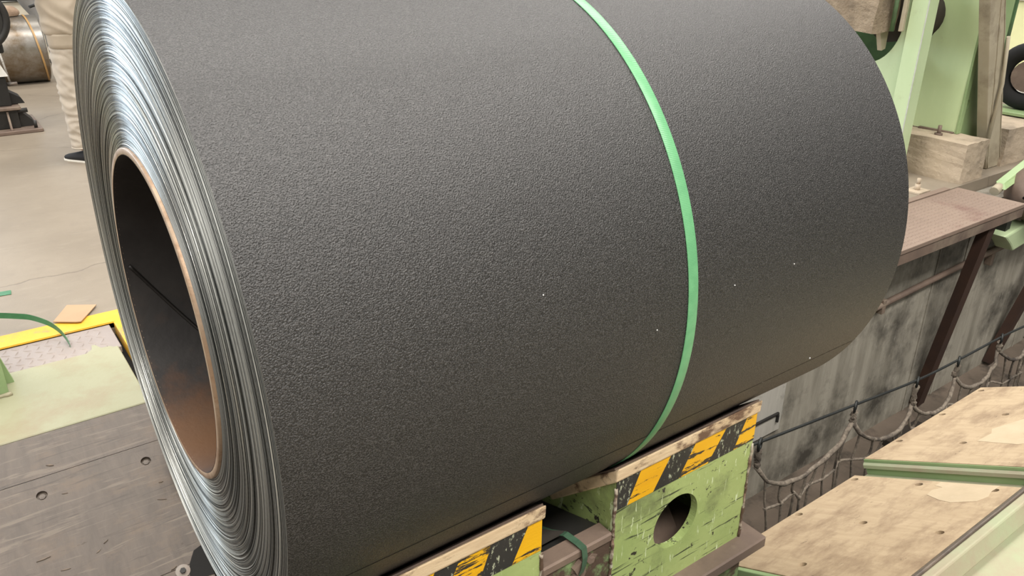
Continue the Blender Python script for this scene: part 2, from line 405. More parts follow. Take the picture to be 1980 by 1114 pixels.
# wound edges: every turn of the sheet is a ridge of its own
def wound(x, sgn, seed, nlay, nseg):
    rng = random.Random(seed); bm = new(); r = .3185; prof = []; dr = (CR-.3185)/nlay; off = 0
    layers = []
    for i in range(nlay):
        off = .8*off + rng.uniform(-.0005, .0005)
        o = off + rng.uniform(-.0008, .0008) + (rng.uniform(-.0022, .0012) if rng.random() < .10 else 0)
        w = dr*rng.uniform(.96, 1.0)
        layers.append((r, w, o, rng.uniform(0, 2*PI), rng.uniform(.0001, .0006))); r += dr
    P = []
    for (r0, w, o, ph, am) in layers:
        for fr, dx in ((.02, .0018), (.30, .0005), (.55, .0), (.98, .0018)):
            P.append((r0+w*fr, o+dx, ph, am))
    P[-1] = (CR-.0006, P[-1][1], P[-1][2], P[-1][3])
    rings = []
    for (rr, xo, ph, am) in P:
        rg = []
        for k in range(nseg):
            a = 2*PI*k/nseg
            xx = xo + am*math.sin(a+ph) + .6*am*math.sin(2*a+2*ph)
            rg.append(bm.verts.new((x+sgn*(max(-.003, xx)), CY+rr*math.cos(a), CZ+rr*math.sin(a))))
        rings.append(rg)
    for A, B in zip(rings, rings[1:]):
        for k in range(nseg):
            f = bm.faces.new((A[k], A[(k+1) % nseg], B[(k+1) % nseg], B[k])); f.smooth = True
    bmesh.ops.recalc_face_normals(bm, faces=bm.faces)
    return bm
obj('wound_edge', wound(CX0+.0015, 1, 3, 240, 224), M_edge, coil, AX)
obj('wound_edge', wound(CX0+CL-.0015, -1, 5, 60, 96), M_edge, coil, (CX0+CL, CY, CZ))
# core sleeve
XS = CX0-.004
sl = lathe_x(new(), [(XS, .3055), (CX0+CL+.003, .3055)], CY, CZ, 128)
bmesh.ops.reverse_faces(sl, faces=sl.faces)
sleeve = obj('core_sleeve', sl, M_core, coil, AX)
rimb = lathe_x(new(), [(XS+.004, .3055), (XS+.001, .3058), (XS, .3068), (XS, .3168), (XS+.001, .3180), (CX0+.006, .3184)], CY, CZ, 160)
bmesh.ops.recalc_face_normals(rimb, faces=rimb.faces)
obj('sleeve_rim', rimb, M_rim, sleeve, AX, label='pale rusty rim of the core tube')
pts = []
for k in range(40):
    a = R(360-k*2.0); pts.append((CX0+.006+.108*(k*2.0)/33.0, CY+.3045*math.cos(a), CZ+.3045*math.sin(a)))
obj('weld_bead', tb(pts, .0042, 6), M_weld, sleeve, AX, label='dark spiral weld bead inside the core')
fl = new()
for (x, a) in ((1.173, 175.2), (1.579, 206.4), (.965, 178.5), (1.358, 175.1), (.715, 166.1)):
    a = R(a); p = Vector((x, CY+(CR+.001)*math.cos(a), CZ+(CR+.001)*math.sin(a)))
    bmesh.ops.create_icosphere(fl, subdivisions=1, radius=.0022 if x > 1.5 else .0015, matrix=Matrix.Translation(p))
obj('white_fleck', fl, M_fleck, coil, kind='stuff', label='tiny white specks on the coil')
# packing strap round the coil
sb = new(); SX = CX0+.7804; NS = 240; sr = []
for k in range(NS):
    a = 2*PI*k/NS
    sr.append([sb.verts.new((x, CY+r*math.cos(a), CZ+r*math.sin(a))) for x, r in ((SX, CR+.0014), (SX, CR+.0026), (SX+.0015, CR+.0032), (SX+.0235, CR+.0032), (SX+.025, CR+.0026), (SX+.025, CR+.0014))])
for k in range(NS):
    A, B = sr[k], sr[(k+1) % NS]
    for i in range(5):
        f = sb.faces.new((A[i], A[i+1], B[i+1], B[i])); f.smooth = i in (2,)
bmesh.ops.recalc_face_normals(sb, faces=sb.faces)
obj('packing_strap', sb, M_strap, None, (SX, CY, CZ), label='bright green packing strap wrapped tight round the charcoal coil', cat='strap')

# ------------------------------------------------------------------ COIL CAR (saddle blocks with hazard stripes)
car = thing('coil_car', (1.0, 1.48, -1.4), 'green coil car with black and yellow striped saddle blocks under the coil', 'coil car')
YF, ZE = 1.0, .434
# slope of the pad: the line from its front edge that just touches the coil
_dy, _dz = CY-(YF-.004), CZ-ZE; _D = math.hypot(_dy, _dz)
_a = math.atan2(_dz, _dy) - math.asin((CR+.0005)/_D)
sd = Vector((0, math.cos(_a), math.sin(_a))); sn = Vector((0, -math.sin(_a), math.cos(_a)))
def block(x0, x1, hole, stripes, near=True):
    """one saddle block: hollow box of plates; pad on its slope"""
    def mir(bm):
        if not near:
            for v in bm.verts: v.co.y = 2*CY - v.co.y
            bmesh.ops.reverse_faces(bm, faces=bm.faces)
        return bm
    sl_ = math.tan(_a); zt = ZE-.052
    sec = [(0, YF+.022, zt), (0, 1.27, zt+.248*sl_), (0, 1.27, .0), (0, YF+.022, 0)]
    b = new()
    for xa in (x0, x1-.02):                       # the two side plates
        prism(b, [(xa, y, z) for _, y, z in sec], (.02, 0, 0))
    box(b, x0+.02, x1-.02, 1.25, 1.27, 0, .16)     # rear plate
    prism(b, [(x0+.02, YF+.022, zt), (x0+.02, 1.27, zt+.248*sl_), (x0+.02, 1.27, zt+.248*sl_-.016), (x0+.02, YF+.022, zt-.016)], (x1-x0-.04, 0, 0))
    blk = obj('saddle_block', mir(b), M_cargreen, car)
    fp = plate(new(), [(x0, .0), (x1, .0), (x1, .393), (x0, .393)], hole, (0, YF+.002, 0), (1, 0, 0), (0, 0, 1), (0, -1, 0), .02, 40)
    obj('front_plate', mir(fp), M_cargreen, blk, BASE[car])
    # striped band, one painted piece per stripe
    sp = []
    edges = [(x0, x0, M_blk)] if False else stripes
    for (ta_, tb_, ba_, bb_, mt) in edges:
        s = pr([(ta_, YF+.0005, .392), (tb_, YF+.0005, .392), (bb_, YF+.0005, .311), (ba_, YF+.0005, .311)], (0, .0014, 0))
        obj('yellow_stripe' if mt is M_yel else 'black_stripe', mir(s), mt, blk, BASE[car])
    for xe, sg in ((x0, 1), (x1, -1)):             # worn weld beads up the corners
        w = new()
        pts_ = [(xe+random.uniform(-.002, .002), YF+.001, z) for z in [i*.012 for i in range(0, 32 if xe == x0 else 26)]]
        tube(w, pts_, lambda t: random.uniform(.0025, .0055), 6)
        obj('weld_bead', mir(w), M_wear, blk, BASE[car])
    p0 = Vector((x0-.004, YF-.004, ZE)); L = .315; T = .036
    def at(u, n): 
        q = Vector((0, YF-.004, ZE)) + sd*u - sn*n; return (x0-.006, q.y, q.z)
    pb = pr([at(.0, 0.004), at(L, 0.004), at(L, T), (x0-.006, YF-.004, .395)], (x1-x0+.012, 0, 0), bev=.004)
    pad = obj('wood_pad', mir(pb), M_pad, blk, BASE[car])
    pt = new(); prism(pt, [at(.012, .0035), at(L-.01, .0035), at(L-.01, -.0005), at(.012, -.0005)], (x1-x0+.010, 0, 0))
    obj('dark_pad_face', mir(pt), M_padtop, blk, BASE[car], label='dark upper face of the timber pad')
Y_, K_ = M_yel, M_blk
stB = [(1.016, 1.089, 1.016, 1.053, K_), (1.089, 1.184, 1.053, 1.134, Y_), (1.184, 1.266, 1.134, 1.218, K_), (1.266, 1.375, 1.218, 1.319, Y_),
       (1.375, 1.451, 1.319, 1.413, K_), (1.451, 1.490, 1.413, 1.490, Y_)]
stA = [(.46, .557, .46, .517, Y_), (.557, .612, .517, .572, K_), (.612, .686, .572, .655, Y_), (.686, .775, .655, .735, K_), (.775, .810, .735, .810, Y_)]
block(1.016, 1.490, [(1.227, .180, .0755)], stB)
block(.46, .810, [(.635, .180, .0755)], stA)
block(1.016, 1.490, [(1.227, .180, .0755)], stB, near=False)
block(.46, .810, [(.635, .180, .0755)], stA, near=False)
obj('inner_web', pr([(1.13, 1.06, .004), (1.34, 1.06, .004), (1.34, 1.16, .14), (1.20, 1.12, .16), (1.13, 1.08, .06)], (0, .012, 0)), M_brownsteel, car)
# front panel and rail between the blocks, base flange, lift column
obj('scraped_panel', bx(.812, 1.014, YF+.004, YF+.022, .0, .232), M_scrape, car)
obj('cross_rail', bx(.813, 1.013, YF-.002, YF+.045, .232, .256, .004), M_brownsteel, car)
fl = new(); box(fl, .43, 1.552, .955, 2.005, -.035, 0, .004)
obj('base_flange', fl, M_brownsteel, car)
obj('car_body', bx(.45, 1.50, .985, 1.975, -.36, -.035, .01), M_scrape, car)
obj('lift_column', tube(new(), [(.92, 1.48, -1.95), (.92, 1.48, -.36)], .26, 32), M_dark, car)
# what lies in the gap between the two near blocks
rb = pr([(.815, 1.046, .245), (1.012, 1.046, .245), (1.012, 1.50, .095), (.815, 1.50, .095)], (0, 0, -.004))
obj('rubber_sheet', rb, M_rubber, label='black rubber sheet lying in the gap between the saddle blocks', cat='rubber sheet')
fe = new(); N_ = 10; rws = []
for i in range(N_+1):
    u = i/N_; y = 1.060+.30*u
    xr = .93 - .022*math.sin(u*PI*1.2) - .03*u*(1-u)*4
    z = .250-.33*(y-1.046)
    rws.append([fe.verts.new((x, y, z+.004+.006*math.sin(5*x*PI+u*3))) for x in (.822, .86, .90, xr)])
for A, B in zip(rws, rws[1:]):
    for i in range(3): fe.faces.new((A[i], A[i+1], B[i+1], B[i]))
ext = bmesh.ops.extrude_face_region(fe, geom=list(fe.faces))
for v in [g for g in ext['geom'] if isinstance(g, bmesh.types.BMVert)]: v.co.z += .004
bmesh.ops.recalc_face_normals(fe, faces=fe.faces)
obj('felt_scrap', fe, M_dirtcloth, label='dirty brown felt scrap on the rubber sheet', cat='felt')
pts = [(.905, 1.16, .218), (.912, 1.10, .237), (.918, 1.05, .262), (.922, 1.015, .262), (.925, .996, .258), (.925, .991, .235), (.922, .990, .215), (.916, .991, .195)]
obj('loose_strap', ribbon(new(), pts, (.017, .004, 0), .0014), M_strapgap, label='short dark green strap end hanging over the rail between saddles', cat='strap')
# chips of torn gasket stuck to the scraped panel
cf = new(); rng = random.Random(2)
for i in range(22):
    x = rng.uniform(.83, .955); z = rng.uniform(.10, .215); s = rng.uniform(.01, .022); a = rng.uniform(0, 6)
    p = [(x+s*math.cos(a+q*2*PI/5)*rng.uniform(.6, 1.2), YF+.004, z+s*math.sin(a+q*2*PI/5)*rng.uniform(.6, 1.2)) for q in range(5)]
    prism(cf, p, (0, -rng.uniform(.002, .012), 0))
obj('grease_flakes', cf, M_brownsteel, car, kind='stuff')

# ------------------------------------------------------------------ RIGHT-HAND SADDLE: sloping timber boards
ca, sa = math.cos(R(28)), math.sin(R(28))
sad = thing('coil_saddle', (2.0, .65, -1.95), 'green coil saddle with scuffed pale plywood slope beside the pit', 'coil saddle')
RO = Vector((0, .651, 0)); RV = Vector((0, ca, -sa)); RN = Vector((0, sa, ca)); RU = Vector((1, 0, 0))
def rp(x, v, n=0): return RO + RU*x + RV*v + RN*n
grid = [(x, v) for x in (1.686, 1.985, 2.30) for v in (.061, .298, .533)]
LV = .556
bd = plate(new(), [(1.612, 0), (2.335, 0), (2.335, LV), (1.612, LV)], [(x, v, .0125, .0125) for x, v in grid], RO, RU, RV, RN, .022, 16)
brd = obj('timber_board', bd, M_board, sad)
def boltset(parent, spots, O, U, V, N, depth, r, mat=None):
    first = None
    for (u, v) in spots:
        p = Vector(O)+Vector(U)*u+Vector(V)*v
        if first is None:
            b = new(); tube(b, [p-Vector(N)*(depth+.004), p-Vector(N)*(depth-.004)], r*.62, 6)
            tube(b, [p-Vector(N)*(depth+.006), p-Vector(N)*(depth)], r*.98, 12)
            first = obj('bolt', b, mat or M_holedark, parent); p1 = p
        else: again(first, parent, p-p1)
boltset(brd, grid, RO, RU, RV, RN, .014, .0125)
# pale filled patch on the near board
pp = new(); rng = random.Random(4)
pc = [(2.20, .42), (2.235, .47), (2.285, .49), (2.33, .40), (2.334, .30), (2.332, .13), (2.30, .09), (2.26, .13), (2.235, .20), (2.20, .235), (2.185, .30), (2.17, .36)]
pc = [(2.334, .06), (2.33, .24), (2.30, .245), (2.29, .215), (2.262, .235), (2.225, .23), (2.195, .175), (2.185, .135), (2.21, .07), (2.25, .055), (2.29, .065)]
prism(pp, [rp(x, v, .0002) for x, v in pc], RN*.0007)
obj('filler_patch', pp, M_paleboard, brd, label='pale filled patch on the plywood')
# backing frame of the near unit
bk = new(); prism(bk, [rp(1.59, -.012, -.024), rp(1.59, LV+.004, -.024), rp(1.59, LV+.004, -.052), rp(1.59, -.012, -.052)], (.82, 0, 0))
obj('backing_plate', bk, M_greendust, sad)
edb = new(); prism(edb, [rp(1.592, .0, -.001), rp(1.592, LV, -.001), rp(1.592, LV, -.024), rp(1.592, 0, -.024)], (.018, 0, 0), bev=.003)
obj('edge_bar', edb, M_green, sad)
kb = new(); prism(kb, [rp(1.60, -.016, .002), rp(1.60, -.002, .002), rp(1.60, -.002, -.05), rp(1.60, -.016, -.05)], (1.70, 0, 0), bev=.003)
obj('timber_edging', kb, M_plank, sad, label='dark timber edging along the top of the slope')
kb = new(); prism(kb, [rp(1.58, -.045, -.006), rp(1.58, -.018, -.001), rp(1.58, -.018, -.06), rp(1.58, -.045, -.06)], (1.74, 0, 0), bev=.005)
obj('top_rail', kb, M_greendust, sad)
# far unit, standing 3 cm proud, with its own boards
UP = .034; g2 = [(x, v) for x in (2.60, 2.905, 3.21) for v in (.061, .298, .533)]
bd = plate(new(), [(2.412, 0), (3.255, 0), (3.255, LV), (2.412, LV)], [(x, v, .0125, .0125) for x, v in g2], RO+RN*UP, RU, RV, RN, .022, 16)
brd2 = obj('timber_board', bd, M_board, sad)
boltset(brd2, g2, RO+RN*UP, RU, RV, RN, .014, .0125)
st = new(); prism(st, [rp(2.408, -.014, UP-.002), rp(2.408, LV+.002, UP-.002), rp(2.408, LV+.002, -.024), rp(2.408, -.014, -.024)], (.0035, 0, 0))
prism(st, [rp(2.4115, 0, UP-.022), rp(2.4115, LV+.002, UP-.022), rp(2.4115, LV+.002, -.05), rp(2.4115, 0, -.05)], (.845, 0, 0))
obj('step_plate', st, M_green, sad)
prb = new(); prism(prb, [rp(2.405, -.014, UP-.012), rp(2.405, LV+.003, UP-.012), rp(2.398, LV+.003, UP-.02), rp(2.398, -.014, UP-.02)], RN*-.012)
obj('step_bar', prb, M_greendust, sad)
pp = new(); prism(pp, [rp(x, v, UP+.0002) for x, v in ((2.62, .26), (2.60, .12), (2.66, .02), (2.84, .03), (2.86, .21), (2.80, .24), (2.745, .27), (2.70, .25))], RN*.0007)
obj('filler_patch', pp, M_paleboard, brd2, label='pale filled patch on the plywood')
# supporting web below and deck behind
wb = new()
for x in (1.62, 2.36, 3.22):
    prism(wb, [rp(x, -.01, -.053), rp(x, LV-.05, -.053), (x, .651+ca*(LV-.05), -1.95), (x, .66, -1.95)], (.03, 0, 0))
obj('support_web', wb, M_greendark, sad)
dk = bx(.55, 3.4, -.6, .606, -.075, -.05)
obj('deck_plate', dk, M_greendust, label='dusty green steel deck at the right behind the plywood slope', cat='deck')
ob = bpy.data.objects['deck_plate']
for x in (.8, 2.0, 3.2):
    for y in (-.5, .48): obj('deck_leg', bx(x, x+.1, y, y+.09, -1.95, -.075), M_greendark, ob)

# ------------------------------------------------------------------ LEFT: tread plate, cover plate, greasy planks
lt = thing('tread_plate', (-.6, 3.2, -.03), 'grey steel tread plate strip between the yellow line and pale green cover', 'tread plate')
obj('plate', bx(-2.2, .384, 3.106, 3.331, -.03, -.001, .002), M_greyplate, lt)
def lozenge(bm, c, ang, L, w, h, O=Vector((0, 0, 0))):
    d = Vector((math.cos(ang), math.sin(ang), 0)); s = Vector((-d.y, d.x, 0)); c = Vector(c)
    b = [bm.verts.new(c+d*L*u+s*w*v) for u, v in ((-.5, 0), (-.25, .5), (.25, .5), (.5, 0), (.25, -.5), (-.25, -.5))]
    t = [bm.verts.new(c+d*L*u*.6+s*w*v*.4+Vector((0, 0, h))) for u, v in ((-.5, 0), (-.25, .5), (.25, .5), (.5, 0), (.25, -.5), (-.25, -.5))]
    bm.faces.new(t)
    for i in range(6): bm.faces.new((b[i], b[(i+1) % 6], t[(i+1) % 6], t[i]))
R_T = .036
lz = new()
nx = int(1.4/.036)
for i in range(nx):
    for j in range(6):
        x = -1.0+i*.036; y = 3.122+j*.036
        if x > .372: continue
        lozenge(lz, (x, y, -.001), R(62 if (i+j) % 2 else -28), R_T, .0085, .003)
obj('tread_bars', lz, M_greyplate, lt, kind='stuff')
cv = new()
box(cv, -2.2, .372, 2.612, 3.103, -.03, .006, .003)
cp = obj('cover_plate', cv, M_greenpale, label='pale green painted steel cover plate above the brown planks', cat='cover plate')
ck = new()
prism(ck, [(.26, 3.10, .0062), (.36, 3.095, .0062), (.345, 3.115, .0062), (.315, 3.118, .0062), (.30, 3.158, .0062), (.288, 3.160, .0062), (.283, 3.125, .0062)], (0, 0, -.006))
obj('paint_dribble', ck, M_greenpale, cp)
# black box in place of the shade inside the slot
obj('trim_4', bx(.376, .404, 2.30, 3.33, -.30, -.05), M_black, kind='structure', base=(.39, 3, -.3), label='black strip painted in for the dark slot at the end of the cover plate')
LVv = Vector((0, -ca, -sa)); LN = Vector((0, -sa, ca)); LO = Vector((0, 2.610, .002))
slope = thing('plank_slope', (-.6, 2.4, -.5), 'greasy brown timber slope below the pale green cover plate', 'timber slope')
VJ = .152
def planks(v0, v1, holes, x1):
    out = [(-2.2, v0), (x1, v0), (x1, v1), (-2.2, v1)]
    b = plate(new(), out, [(x, v, .0155, .0155) for x, v in holes], LO, (1, 0, 0), LVv, LN, .04, 18)
    o = obj('timber_plank', b, M_plank, slope)
    if holes: boltset(o, holes, LO, (1, 0, 0), LVv, LN, .011, .0155, M_plank)
    return o
planks(.0, VJ-.0008, [], .368)
h1 = [(-.603, .2135), (-.303, .2135), (-.003, .2135), (.297, .2135)]
def rv(x, y): return ((2.610-y)/ca)
planks(VJ+.0008, .60, h1, .366)
planks(.6018, .74, [], .366)
bp = new(); prism(bp, [LO+LVv*.0-LN*.041, LO+LVv*.74-LN*.041, LO+LVv*.74-LN*.07, LO-LN*.07+LVv*0], (-2.2, 0, 0))
for v in bp.verts: v.co.x += .36
obj('backing_plate', bp, M_dark, slope)
ws = new(); c0 = LO+Vector((.288, 0, 0))+LVv*((2.610-2.068)/ca)
tube(ws, [c0-LN*.002, c0+LN*.003], .021, 20)
wsh = obj('washer', ws, M_steelrust, slope)
ws = new(); tube(ws, [c0+LN*.003, c0+LN*.009], .009, 6)
obj('bolt', ws, M_dark, slope)
bn = new(); pts = [(.312, .60), (.335, .565), (.366, .555), (.366, .66), (.33, .655), (.30, .64)]
prism(bn, [LO+Vector((x, 0, 0))+LVv*v+LN*.0005 for x, v in pts], LN*.0012)
obj('burnt_patch', bn, M_black, slope, label='black burnt patch at the plank end')
# little gouges in the timber
gg = new(); rng = random.Random(11)
for i in range(26):
    x, v = rng.uniform(-.35, .33), rng.uniform(.03, .72); L = rng.uniform(.012, .04); a = rng.uniform(-.5, .5)
    d = (Vector((1, 0, 0))*math.cos(a)+LVv*math.sin(a))*L; s = LN.cross(d).normalized()*rng.uniform(.0015, .004)
    c = LO+Vector((x, 0, 0))+LVv*v+LN*.0003
    prism(gg, [c-d/2, c+s, c+d/2, c-s*.6], LN*rng.uniform(.0012, .003))
obj('splinters', gg, surf('torn_timber', (.20, .155, .115), (.13, .10, .075), None, scale=20, rough=.8), slope, kind='stuff')
# green post foot at the picture's left
gp = thing('green_post', (-.06, 3.0, .006), 'green welded steel post foot standing on the pale green cover plate', 'post')
obj('post', bx(-.22, -.012, 2.93, 3.10, .006, .62, .006), M_green, gp)
obj('weld_bead', tb([(x, 2.928+random.uniform(-.002, .002), .010) for x in [-.22+.012*i for i in range(19)]], lambda t: random.uniform(.007, .011), 6), M_greenpale, gp)
obj('foot_rib', pr([(-.012, 3.02, .006), (.012, 3.02, .006), (-.012, 3.02, .12)], (0, .02, 0)), M_green, gp)
# scraps on the floor
cd = new(); prism(cd, [(.205, 3.475, .0065), (.285, 3.462, .0065), (.345, 3.52, .0065), (.393, 3.685, .0065), (.262, 3.72, .0065)], (0, 0, .004))
cd.free(); cd = new()
prism(cd, [(.200, 3.462, .008), (.275, 3.405, .009), (.293, 3.398, .009), (.377, 3.543, .006), (.274, 3.615, .004)], (0, 0, .004))
obj('cardboard_piece', cd, M_card, label='flat tan cardboard piece on the floor by the yellow line', cat='cardboard')
ST = [(-.30, 3.56, .06), (-.20, 3.53, .082), (-.10, 3.495, .094), (-.02, 3.465, .097), (.029, 3.445, .094), (.080, 3.42, .087), (.126, 3.40, .076), (.179, 3.35, .054), (.208, 3.30, .030), (.220, 3.25, .010), (.221, 3.20, .003)]
def spline(P, n=8):
    P = [Vector(p) for p in P]; out = []
    for i in range(len(P)-1):
        p0, p1, p2, p3 = P[max(i-1, 0)], P[i], P[i+1], P[min(i+2, len(P)-1)]
        for k in range(n):
            t = k/n
            out.append(.5*((2*p1)+(p2-p0)*t+(2*p0-5*p1+4*p2-p3)*t*t+(3*p1-p0-3*p2+p3)*t**3))
    out.append(P[-1]); return out
ST = [(-.62, 3.62, .002), (-.52, 3.60, .014), (-.42, 3.58, .036)] + ST
obj('strap_offcut', ribbon(new(), spline(ST, 5), (.0, .006, .022), .0012), M_strapdark, label='dark green strap offcut arching over the tread plate', cat='strap', group='green strap offcuts')
obj('strap_offcut', ribbon(new(), [(-.5, 3.97, .001), (-.2, 3.955, .003), (.097, 3.918, .001)], (.004, .05, 0), .0015), M_strapdark, label='dark green strap offcut lying flat on the concrete floor', cat='strap', group='green strap offcuts')

# ------------------------------------------------------------------ RIGHT: platform, struts, pipe on the wall
plf = thing('tread_platform', (4.2, 2.1, -.1), 'dusty reddish tread plate platform projecting over the pit wall', 'platform')
obj('plate', bx(2.2, 5.245, 1.905, 2.318, -.022, -.002, .002), M_dustplate, plf)
lz = new()
for i in range(98):
    for j in range(12):
        x = 3.30+i*.0195+ (.5*.0195 if j % 2 else 0); y = 1.935+j*.031
        if x > 5.20 or x < 3.2: continue
        lozenge(lz, (x, y, -.002), R(70 if (i+j) % 2 else 20), .020, .008, .003)
obj('tread_bars', lz, M_dustplate, plf, kind='stuff')
obj('edge_strip', bx(2.2, 5.25, 1.898, 1.912, -.02, .004, .002), M_dustplate, plf)
obj('edge_angle', bx(2.2, 5.24, 1.905, 1.913, -.085, -.024, .002), M_brownsteel, plf)
obj('seam_strip', bx(2.2, 5.15, 2.318, 2.36, -.002, .006, .001), M_dustplate, plf)
def strut(x0, x1):
    o = new()
    prism(o, [(x0, 1.93, -.09), (x0+.085, 1.93, -.09), (x1+.085, 2.088, -1.42), (x1, 2.088, -1.42)], (0, .012, 0))
    prism(o, [(x0, 1.942, -.09), (x0+.012, 1.942, -.09), (x1+.012, 2.100, -1.42), (x1, 2.100, -1.42)], (0, .048, 0))
    return o
obj('strut', strut(4.90, 4.91), M_strutrust, plf)
fr = thing('angle_strut', (6.1, 2.05, -1.45), 'dark rusty angle strut on the pit wall beyond the platform', 'strut')
obj('strut', strut(6.30, 5.92), M_strutrust, fr)
obj('top_bracket', bx(6.28, 6.46, 1.90, 2.148, -.088, -.03), M_strutrust, fr)
wp = thing('wall_pipe', (5.0, 2.11, -.5), 'thin dusty pipe fixed along the stained concrete pit wall', 'pipe')
obj('pipe', tb([(3.55, 2.122, -.53), (4.165, 2.122, -.487), (4.7, 2.122, -.465), (5.2, 2.122, -.447), (6.0, 2.122, -.435), (7.5, 2.122, -.43)], .019, 10), M_brownsteel, wp)
for x in (4.2, 5.5): obj('pipe_clip', bx(x, x+.035, 2.105, 2.149, -.54, -.45, .003), M_brownsteel, wp)
pw = thing('wall_plate', (3.28, 2.14, -1.03), 'pale scraped steel plate on the pit wall beside the striped saddle', 'steel plate')
obj('plate', bx(2.75, 3.40, 2.132, 2.15, -1.03, -.45, .003), surf('scraped_grey_plate', (.62, .59, .53), (.46, .44, .39), (.12, .10, .085), (.55, .7), (.55, .54, .5), (.62, .7), 24, 4, .6, .2, .4, .004, 40, (3, 3, .4)), pw)
obj('bar', bx(2.9, 3.36, 2.118, 2.132, -.915, -.900, .003), M_dark, pw)
obj('bar', bx(3.35, 3.362, 2.118, 2.132, -.965, -.915, .002), M_dark, pw)
# debris on the pit ledge
dbx = thing('timber_offcut', (4.5, 1.95, -1.45), 'short dark timber offcut lying on the pit ledge', 'offcut')
obj('offcut', bx(4.35, 4.72, 1.93, 2.0, -1.45, -1.40, .004), M_dirtcloth, dbx)
obj('nail', tb([(4.30, 1.96, -1.43), (4.352, 1.96, -1.425)], .012, 7), M_dark, dbx)

# safety net: steel rope, rings, header rope in scallops, mesh
net = thing('safety_net', (3.6, 1.55, -1.3), 'dark knotted rope safety net hung on a steel rope over the pit', 'net')
RP = [(1.9, 1.6, -.355), (2.433, 1.6, -.422), (3.138, 1.6, -.500), (3.697, 1.6, -.560), (4.114, 1.6, -.577), (4.594, 1.6, -.585), (4.95, 1.6, -.604), (5.5, 1.6, -.615), (7.5, 1.6, -.66)]
obj('steel_rope', tb(spline(RP, 4), .0065, 7), M_wire, net)
RG = RP[1:8]; rng = random.Random(9)
for i, p in enumerate(RG):
    p = Vector(p); b = new()
    tube(b, [p+Vector((.022*math.sin(a), .010*math.sin(a), -.012+.025*math.cos(a))) for a in [2*PI*k/14 for k in range(14)]], .0065, 7, closed=True)
    ring = obj('shackle', b, M_wire, net)
    k_ = new(); q = p+Vector((0, 0, -.033)); dl = (.085, .06, .11, .07, .05, .06, .06)[i]
    tube(k_, [q+Vector((rng.uniform(-.004, .004), rng.uniform(-.004, .004), -dl*t)) for t in (0, .2, .4, .6, .8, 1)], lambda t: .010+rng.uniform(0, .007), 7)
    for w_ in range(4):
        bmesh.ops.create_icosphere(k_, subdivisions=1, radius=rng.uniform(.011, .017), matrix=Matrix.Translation(q+Vector((rng.uniform(-.008, .008), rng.uniform(-.006, .006), -dl*(.3+.2*w_)))))
    obj('lashing', k_, M_rope, net)
hd = []
KN = []
for i in range(len(RG)-1):
    a = Vector(RG[i])+Vector((0, 0, -.033-(.085, .06, .11, .07, .05, .06, .06)[i])); b = Vector(RG[i+1])+Vector((0, 0, -.033-(.085, .06, .11, .07, .05, .06, .06)[i+1]))
    L = b.x-a.x; dip = (.125, .115, .10, .105, .08, .08)[i]; sk = (.35, .45, .5, .45, .5, .5)[i]
    pts = []
    for k in range(15):
        t = k/14; s = (4*t*(1-t))**.75 if t < 1 else 0
        tt = t**(math.log(.5)/math.log(sk)) if t > 0 else 0
        s = (4*tt*(1-tt))**.75
        pts.append(a.lerp(b, t)+Vector((rng.uniform(-.004, .004), -.05*s+rng.uniform(-.005, .005), -dip*s)))
    obj('header_rope', tb(pts, lambda t: .0095+rng.uniform(-.001, .003), 7), M_rope, net)
    KN.append(pts)
ms = new(); kn = new()
row2 = []
for pts in KN:
    nn = max(3, int((pts[-1].x-pts[0].x)/.085))
    for q in range(nn):
        f = (q+.5)/nn*14; i0 = int(f); p = pts[i0].lerp(pts[min(14, i0+1)], f-i0)
        e = Vector((p.x+rng.uniform(-.03, .05), p.y+rng.uniform(-.02, .02), min(p.z-.10, -.775+rng.uniform(-.02, .02)-.05*(p.x-2.4))))
        mid = p.lerp(e, .5)+Vector((rng.uniform(-.015, .015), .0, -.015))
        tube(ms, spline([p, mid, e], 4), .0058, 6)
        g = e+Vector((rng.uniform(-.02, .04), 0, -.20)); tube(ms, spline([e, e.lerp(g, .5)+Vector((.01, 0, -.01)), g], 4), .0055, 6)
        for c_ in (p, e): bmesh.ops.create_icosphere(kn, subdivisions=1, radius=rng.uniform(.010, .013), matrix=Matrix.Translation(c_))
        row2.append(e)
row2.sort(key=lambda v: v.x)
tube(ms, spline(row2, 3), .0062, 6)
row3 = [e+Vector((.02, 0, -.19)) for e in row2]; tube(ms, spline(row3, 2), .0058, 6)
obj('mesh_cords', ms, M_rope, net, kind='stuff'); obj('knots', kn, M_rope, net, kind='stuff')

# ------------------------------------------------------------------ RIGHT BACKGROUND: green stands on concrete pedestals
def pedestal(name, x0, x1, y0, y1, h, label, seed):
    b = new(); box(b, x0, x1, y0, y1, 0, h)
    bmesh.ops.subdivide_edges(b, edges=b.edges[:], cuts=9, use_grid_fill=True)
    for v in b.verts:
        d = mnoise.noise_vector(v.co*22+Vector((seed, 0, 0)))*.007 + mnoise.noise_vector(v.co*5)*.003
        if v.co.z < .001: d.z = 0
        v.co += d
    return obj(name, b, M_ped, label=label, cat='pedestal', group='concrete machine blocks')
pedestal('concrete_pedestal', 5.305, 5.60, 2.345, 3.6, .26, 'rough concrete block with a bolt on its dusty top at the platform corner', 1)
pedestal('concrete_pedestal', 5.985, 6.75, 2.40, 3.3, .26, 'rough concrete block behind the inclined dusty post', 5)
std = thing('roller_stand', (5.3, 2.8, 0), 'mint green welded machine stand with box column and round cutout', 'machine stand', 'green machine stands')
cb = new(); box(cb, 5.05, 5.165, 2.652, 2.762, 0.004, 2.2, .004)
obj('column', cb, M_greenmint, std)
obj('column_edge', bx(5.0475, 5.054, 2.6495, 2.657, .03, 2.2, .002), M_greywear, std)
